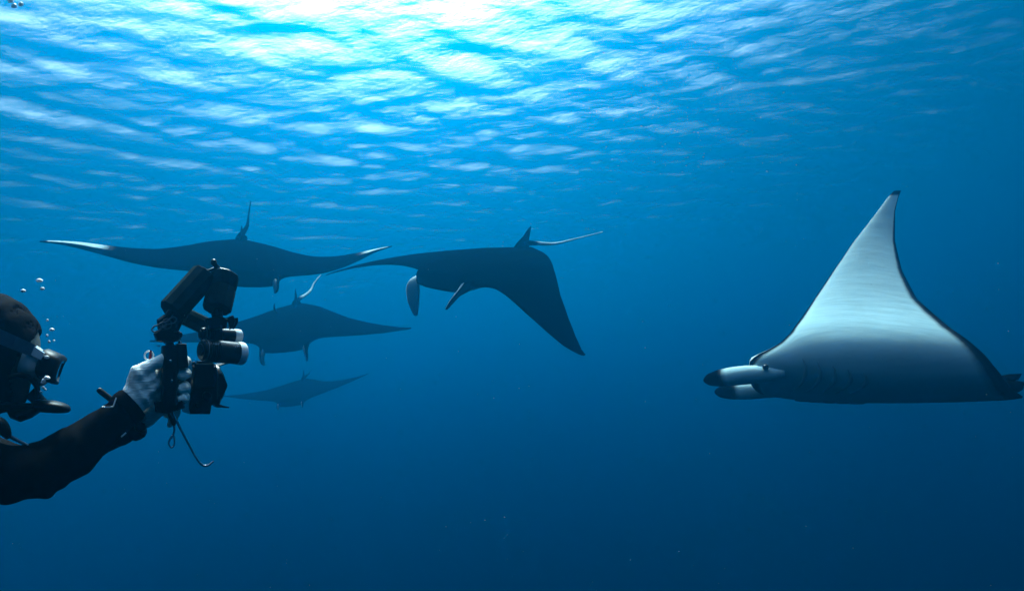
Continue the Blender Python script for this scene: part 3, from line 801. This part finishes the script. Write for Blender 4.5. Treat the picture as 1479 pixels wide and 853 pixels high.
def build_rig():
    fr = Frame(255, 598, -30)
    rig = empty('underwater_camera', fr)
    tag(rig, 'black underwater camera rig with float arms and two torches held by the diver', 'camera')
    B = lambda m, n, ma, par=rig, **k: m.build(n, ma, par, fr, **k)
    # grip handle, with finger swells
    m = MB()
    def sec(y, x0, x1, z0, z1, n=20):
        out = []
        for k in range(n):
            t = 2 * math.pi * k / n; cx_, sz = math.cos(t), math.sin(t)
            q = lambda v: abs(v) ** .55 * (1 if v > 0 else -1)
            out.append(((x0 + x1) / 2 + (x1 - x0) / 2 * q(cx_), y, (z0 + z1) / 2 + (z1 - z0) / 2 * q(sz)))
        return out
    prof = []
    for i in range(17):
        f = i / 16; y = 500 + 84 * f
        w = 1.6 * math.sin(f * 22)
        prof.append(sec(y, 232.5 - .05 * i, 260 - .35 * i + w, -12, 24))
    m.ring_loft(prof); hd = B(m, 'handle', M_ALU, angle=50)
    for x, y in ((244, 522), (246, 550)):
        s = MB(); s.lathe((x, y, 23.5), (x, y, 26), [(0, 2.0), (1.6, 2.0), (2.2, 1.2)], 10); B(s, 'screw', M_STEEL, hd)
    s = MB(); s.prism([(253, 497), (267, 497), (268, 508), (270, 531), (255, 533)], -8, 23, 1.5); B(s, 'trigger_block', M_ALU, hd)
    for x, y in ((259, 498), (265, 502)):
        s = MB(); s.lathe((x, y, 6), (x + 1, y - 5, 6), [(0, 3), (3, 3), (5, 2)], 10); B(s, 'shutter_button', M_STEEL, hd)
    # tray under the hand and bracket to the housing
    m = MB(); m.prism([(222, 580), (262, 574), (266, 588), (240, 597), (224, 594)], -70, 14, 2); B(m, 'tray', M_ALU)
    m = MB(); m.prism([(255, 575), (272, 568), (274, 578), (258, 590)], -60, -4, 2); B(m, 'tray_clamp', M_ALU)
    m = MB(); m.prism([(256, 546), (282, 541), (282, 560), (258, 562)], -50, -22, 2); B(m, 'bracket', M_ALU)
    # housing
    m = MB(); m.prism([(279, 527), (314, 527), (317, 540), (317, 577), (307, 586), (305, 598), (276, 598), (274, 590), (277, 560)], -125, -8, 3.0)
    hs = B(m, 'housing', M_ALU, angle=25)
    m = MB(); m.prism([(283, 524), (310, 524), (311, 560), (283, 562)], -30, -5.5, 2); B(m, 'side_panel', M_FOAM, hs, angle=25)
    m = MB(); m.lathe((300, 572, -8), (300, 572, -2), [(0, 7), (4, 7), (6, 5)], 18); B(m, 'dial', M_RUB, hs)
    m = MB(); m.lathe((286, 585, -8), (286, 585, -3), [(0, 4), (4, 4), (5, 3)], 14); B(m, 'dial', M_RUB, hs)
    m = MB(); m.prism([(284, 520), (304, 520), (306, 527), (282, 527)], -80, -50, 1.5); B(m, 'cold_shoe', M_ALU, hs)
    # dome port facing right, with its petal shade
    PC = Vector((316, 556, -62))
    m = MB(); m.lathe(PC, PC + Vector((1, 0, 0)), [(0, 30), (3, 33), (7, 33), (9, 31), (9, 27), (0, 27)], 40); pr = B(m, 'port_ring', M_ALU, hs)
    m = MB(); m.lathe(PC + Vector((5, 0, 0)), PC + Vector((6, 0, 0)), [(26 * math.sin(t) * .55, 27 * math.cos(t)) for t in [i * math.pi / 2 / 9 for i in range(10)]], 32); B(m, 'dome_glass', M_DOME, hs)
    m = MB(); m.lathe(PC + Vector((-4, 0, 0)), PC + Vector((6, 0, 0)), [(0, 12), (8, 12), (9, 8)], 20); B(m, 'lens', M_LENS, hs)
    for a0, a1, ln in ((-118, -62, 15), (62, 118, 16), (150, 210, 8), (-30, 30, 8)):
        m = MB(); rings = []
        for k in range(13):
            f = k / 12; t = R(a0 + (a1 - a0) * f)
            l = 4 + ln * (1 - abs(2 * f - 1) ** 1.3)
            d = Vector((0, math.sin(t), math.cos(t)))
            rings.append([PC + Vector((5, 0, 0)) + d * 31, PC + Vector((5, 0, 0)) + d * 33.5, PC + Vector((5 + l, 0, 0)) + d * 34.5, PC + Vector((5 + l, 0, 0)) + d * 32.5])
        m.ring_loft(rings); B(m, 'shade_petal', M_RUB, hs)
    # ball mount, clamp and knobs above the handle
    m = MB(); m.tube([(246, 503, 4), (244, 496, 4), (242, 490, 4)], [8, 6, 5], seg=14); m.ball((241, 486, 4), 8.5); B(m, 'ball_mount', M_ALU)
    m = MB(); m.prism([(221, 482), (231, 475), (258, 481), (260, 491), (246, 496), (226, 493)], -6, 15, 3); B(m, 'clamp', M_ALU)
    m = MB(); m.ball((257, 484, 10), 6, sq=(1, .9, 1)); B(m, 'clamp_knob', M_ALU)
    m = MB(); m.prism([(226, 462), (236, 455), (249, 458), (255, 470), (251, 482), (238, 484), (228, 478)], -4, 14, 3); B(m, 'clamp', M_ALU)
    m = MB(); m.tube([(252, 482, 2), (256, 472, 0), (262, 458, -2)], [4.5, 4.5, 5], seg=12); B(m, 'arm_stem', M_ALU)
    m = MB(); m.torus((240, 469, 15), 7, 1.2, (0.2, .1, 1)); B(m, 'clamp_ring', M_GREY)
    # looped cord with bright edge lying over the clamp
    m = MB(); m.tube([(221, 473, 20), (218, 478, 20), (222, 481, 20), (228, 478, 20), (234, 473, 20), (241, 470, 20), (249, 468, 20), (253, 464, 20), (250, 459.5, 20), (245, 461, 20), (240, 466, 21), (232, 468, 21), (226, 471, 21)], 1.15, seg=8, sub=5, close=True); B(m, 'cord_loop', M_GREY)
    m = MB(); m.torus((234, 471, 20.5), 3.2, 1.1, (0, 0, 1), sx=1.4); B(m, 'cord_loop', M_GREY)
    m = MB(); m.torus((215, 513.5, 2), 6.4, 1.25, (0, .15, 1)); m.tube([(218, 519, 2), (222, 523, 2), (226, 526, 1)], 1.2, seg=8); B(m, 'white_cord_ring', M_WHITE)
    m = MB(); m.tube([(217.5, 506, 3), (217, 514, 3), (216, 521, 3)], [1.6, 2.2, 1.6], seg=10); B(m, 'red_toggle', M_RED)
    for x, y, l in ((228, 500, 7), (238, 496, 6), (265, 504, 5)):
        m = MB(); m.prism([(x - l * .6, y - 1), (x + l * .5, y - 1.4), (x + l * .2, y + 1.4)], 8, 11, .4); B(m, 'latch', M_STEEL)
    # float arms
    def foam(name, a, b, r, seams, seg=10):
        a = Vector(a); b = Vector(b); L = (b - a).length
        prof = [(0, r * .55), (0, r * .93), (1.5, r)]
        for s in seams: prof += [(L * s - 1.6, r), (L * s, r * .955), (L * s + 1.6, r)]
        prof += [(L - 1.5, r), (L, r * .93), (L, r * .55)]
        m = MB(); m.lathe(a, b, prof, seg); o = B(m, name, M_FOAM, angle=30)
        e = MB(); d = (b - a).normalized(); e.lathe(a - d * 9, b + d * 9, [(0, 4), (4, 5), (L + 14, 5), (L + 18, 4)], 12); B(e, 'arm_rod', M_ALU, o)
        return o
    foam('float_arm', (246, 451, 8), (297, 395, -14), 20.5, ())
    foam('float_arm', (327, 395, -16), (313, 447, 0), 21.5, (.38,))
    foam('float_arm', (272, 452, -46), (318, 472, -62), 13.5, ())
    # clamp joining the two floats at the top, with lever
    m = MB(); m.prism([(300, 388), (312, 383), (332, 387), (346, 397), (340, 402), (312, 393)], -26, -8, 2); B(m, 'clamp', M_ALU)
    m = MB(); m.tube([(320, 390, -12), (315, 384, -10), (311, 379, -8)], [3.2, 3.6, 4.2], seg=12); m.ball((309.5, 377.5, -7), 4.8); B(m, 'lever', M_ALU)
    m = MB(); m.prism([(316, 385), (325, 388), (324, 391), (315, 388)], -9, -5, .6); B(m, 'lever_tab', M_STEEL)
    m = MB(); m.tube([(313, 378.5, -2.6), (316, 382, -4)], 1.0, seg=8); B(m, 'lever_pin', M_STEEL)
    # clamp below the vertical float, carrying the torches
    m = MB(); m.tube([(313, 450, 0), (314, 458, 0), (312, 466, 0)], [9, 8, 9], seg=14); B(m, 'arm_stem', M_ALU)
    m = MB(); m.prism([(298, 460), (316, 456), (328, 461), (326, 474), (302, 476)], -14, 10, 2.5); B(m, 'clamp', M_ALU)
    m = MB(); m.prism([(324, 460), (336, 455), (340, 463), (337, 472), (332, 476), (330, 466)], -6, 5, 1.5); B(m, 'clamp_lever', M_ALU)
    m = MB(); m.tube([(341, 459, 0), (341, 466, 0), (336, 474, 0)], [3.0, 2.6, 2.2], seg=10); B(m, 'clamp_lever', M_ALU)
    m = MB(); m.prism([(316, 470), (319, 470), (320, 480), (316, 480)], 10, 12, .5); B(m, 'strap_tab', M_STRAP)
    def torch(a, b, r, marks):
        a = Vector(a); b = Vector(b); L = (b - a).length; d = (b - a).normalized()
        prof = [(0, r * .6), (0, r * .82), (2, r * .93), (4, r * .93), (4.5, r * .86), (6.5, r * .86), (7, r * .97), (10, r * .97)]
        for i in range(5): prof += [(11 + 3 * i, r * .90), (12.4 + 3 * i, r * .90), (12.8 + 3 * i, r), (14 + 3 * i, r)]
        prof += [(28, r), (L - 12, r), (L - 12, r * .98)]
        m = MB(); m.lathe(a, b, prof, 32); t = B(m, 'torch', M_ALU, angle=35)
        m = MB(); m.lathe(a + d * (L - 12), b, [(0, r * .98), (0, r * 1.03), (9, r * 1.04), (11, r * 1.0), (12, r * .9), (12, r * .78), (8, r * .7)], 32); B(m, 'torch_head', M_WHITE, t, angle=40)
        m = MB(); m.lathe(a + d * 4.3, b, [(0, r * .9), (0, r * 1.0), (1.8, r * 1.0), (1.8, r * .9)], 32); B(m, 'grip_ring', M_GREY, t)
        m = MB(); m.lathe(a - d * 1.5, a + d * 3, [(0, r * .30), (0, r * .5), (2.5, r * .55)], 20); B(m, 'switch_cap', M_RUB, t)
        for u, v, l in marks:
            q = a + d * u; z = math.sqrt(max(0, r * r - v * v)) + .15
            m = MB()
            for i in range(3):
                m.prism([(q.x + i * l, q.y + v - 1.3), (q.x + i * l + l * .6, q.y + v - 1.3), (q.x + i * l + l * .4, q.y + v + 1.1), (q.x + i * l - .2, q.y + v + .9)], q.z + z - .6, q.z + z + .2, .08)
            B(m, 'torch_print', M_WHITE, t, smooth=False)
        return t
    torch((289, 505.5, 10), (354, 510, -14), 16.2, ((18, -9, 3.0), (50, -8, 2.6)))
    torch((291, 481.5, -8), (352, 484, -30), 10.4, ())
    m = MB(); m.prism([(300, 474), (322, 474), (324, 494), (302, 494)], -20, -6, 2); B(m, 'torch_mount', M_ALU)
    m = MB(); m.prism([(286, 520), (310, 520), (310, 530), (286, 530)], -40, -14, 2); B(m, 'torch_mount', M_ALU)
    return rig
build_rig()

# snap clip and hook that hang from the rig, and the rod behind the wrist
fr_ = Frame(248, 596, 0)
clip = empty('bolt_snap', fr_)
tag(clip, 'dark metal bolt snap clip dangling under the camera grip', 'clip')
m = MB(); m.tube([(244, 586, 4), (246, 598, 4), (250, 609, 4), (251, 614, 4)], [3.0, 4.2, 4.0, 2.0], seg=12); m.build('body', M_ALU, clip, fr_)
m = MB(); m.tube([(245, 588, 8.5), (245.5, 596, 8.8), (249, 603, 8.6)], .9, seg=8); m.build('gate', M_STEEL, clip, fr_)
m = MB(); m.tube([(251, 612, 4), (251.5, 621, 4), (249.5, 628, 4), (246.5, 633, 4)], [1.9, 1.5, 1.4, 1.4], seg=10); m.build('swivel', M_STEEL, clip, fr_)
m = MB(); m.tube([(249.5, 628, 4), (245, 634, 4), (243.5, 640, 4), (247, 645.5, 4), (251, 642, 4), (251.5, 634, 4)], 1.3, seg=10, close=True); m.build('eye_ring', M_STEEL, clip, fr_)
m = MB(); m.tube([(246, 588, -2), (251, 600, -2), (258, 613, -2), (267, 630, -2), (276, 647, -2), (284, 661, -2), (290, 669, -2), (296, 672.5, -2), (302, 671, -2), (309, 665.5, -2)], [2.4, 2.3, 2.1, 1.9, 1.8, 1.8, 1.8, 1.8, 1.6, 1.1], seg=12)
hook = m.build('reef_hook', M_STEEL, None, fr_)
tag(hook, 'thin curved steel reef hook hanging below the camera grip', 'hook')
m = MB(); m.tube([(141, 561, -34), (144, 564, -34), (158, 575, -34), (176, 590, -34), (214, 618, -34)], [2.6, 4.6, 4.6, 4.2, 4], seg=14)
rod = m.build('pointer_stick', M_RUB, None, fr_)
tag(rod, 'short black rod sticking out behind the pale wrist', 'stick')

# ------------------------------------------------------------------ small dark form, bubbles, drifting specks
fr_form = Frame(398, 447, 0, 398, 447, 8.6)
form = MB(); form.tube([(401, 452.5, 0), (398.5, 450, 0), (396.5, 446, 0), (396, 442, 0), (396.5, 438, 0)], [.5, 1.5, 1.7, 1.2, .3], seg=10)  # dark curved tapering tube, identity left open
fo = form.build('form', M_RUB, None, fr_form)
tag(fo, 'tiny dark curved form just above the back of a manta ray', 'form')

def bubble(px, py, w, h, d, label, group, seed):
    rnd = random.Random(seed)
    fb = Frame(px, py, 0, px, py, d)
    m = MB(); m.ball((px, py, 0), 1.0, seg=12, sq=(w * .5, h * .5, w * .5))
    c = Vector((px, py, 0))
    for v in m.V:
        e = v - c
        v.x += e.y * rnd.uniform(-.06, .06); v.y += .22 * abs(e.x) * (h / w)       # cap shape: flat below
    o = m.build('air_bubble', M_BUB, None, fb)
    tag(o, label, 'bubble', group)
HOOD = 'bubbles above the hood'; MASK = 'bubbles by the mask'; MOUTH = 'bubbles by the mouth'; SURF = 'bubbles near the surface'
for i, (x, y, w, h, d, lab, grp) in enumerate((
    (57, 404.5, 11, 5.5, 1.55, 'widest and highest flat bubble of three rising over the diver\'s hood', HOOD),
    (33.5, 419.5, 8.5, 5, 1.55, 'flat bubble on its own straight above the crown of the hood', HOOD),
    (61, 416.5, 7, 4.5, 1.55, 'smallest bubble over the hood, just under the widest one', HOOD),
    (68.5, 462, 4, 3.6, 1.5, 'tiny bubble highest in front of the hood\'s forehead', MASK),
    (75, 475.5, 8, 4.6, 1.5, 'largest flat bubble beside the forehead edge of the hood', MASK),
    (68, 484, 4, 3.6, 1.5, 'tiny bubble touching the forehead just above the mask', MASK),
    (71, 493, 4, 4.5, 1.5, 'one of two tiny bubbles on top of the black mask frame', MASK),
    (78, 491.5, 3.2, 3.2, 1.5, 'one of two tiny bubbles on top of the black mask frame', MASK),
    (68, 545, 10, 6, 1.5, 'largest bright bubble in the froth under the mask', MOUTH))
    + tuple((x, y, w, h, 1.5, 'small bubble in the froth at the mouth above the regulator', MOUTH) for x, y, w, h in ((63, 549, 7, 6), (62.5, 559, 5, 4.5), (65.5, 562, 4, 3.6), (59.5, 565.5, 5, 4), (61, 552, 5, 4)))
    + tuple((x, y, w, h, 2.2, 'air bubble in the tight cluster of three just under the rippled sea surface', SURF) for x, y, w, h in ((20.5, 8.5, 9, 7.5), (30, 6, 8, 7), (15.5, 1.5, 9, 6)))):
    bubble(x, y, w, h, d, lab, grp, i)

def specks():
    rnd = random.Random(11); V = []; F = []
    def add(px, py, d, r):
        c = at(px, py, d); b = len(V)
        for ax in ((1, 0, 0), (-1, 0, 0), (0, 1, 0), (0, -1, 0), (0, 0, 1), (0, 0, -1)):
            V.append(c + Vector(ax) * r * rnd.uniform(.5, 1.3))
        F.extend([(b + i, b + j, b + k_) for i, j, k_ in ((0, 2, 4), (2, 1, 4), (1, 3, 4), (3, 0, 4), (2, 0, 5), (1, 2, 5), (3, 1, 5), (0, 3, 5))])
    for i in range(420):
        px = rnd.gauss(965, 120); py = rnd.gauss(165, 62)
        d = rnd.uniform(2.0, 5.5)
        if py < 20: continue
        add(px, py, d, d / FOC * rnd.choice((.45, .6, .7, .9, 1.3)))
    for i in range(380):
        d = rnd.uniform(1.2, 6)
        add(rnd.uniform(-60, 1540), rnd.uniform(-40, 880), d, d / FOC * rnd.uniform(.35, .85))
    o = mesh_obj('drifting_specks', V, F, mat('plankton', (0.22, 0.23, 0.22), .7, spec=0), smooth=False)
    tag(o, 'fine specks of plankton drifting in the water', 'plankton', kind='stuff')
specks()
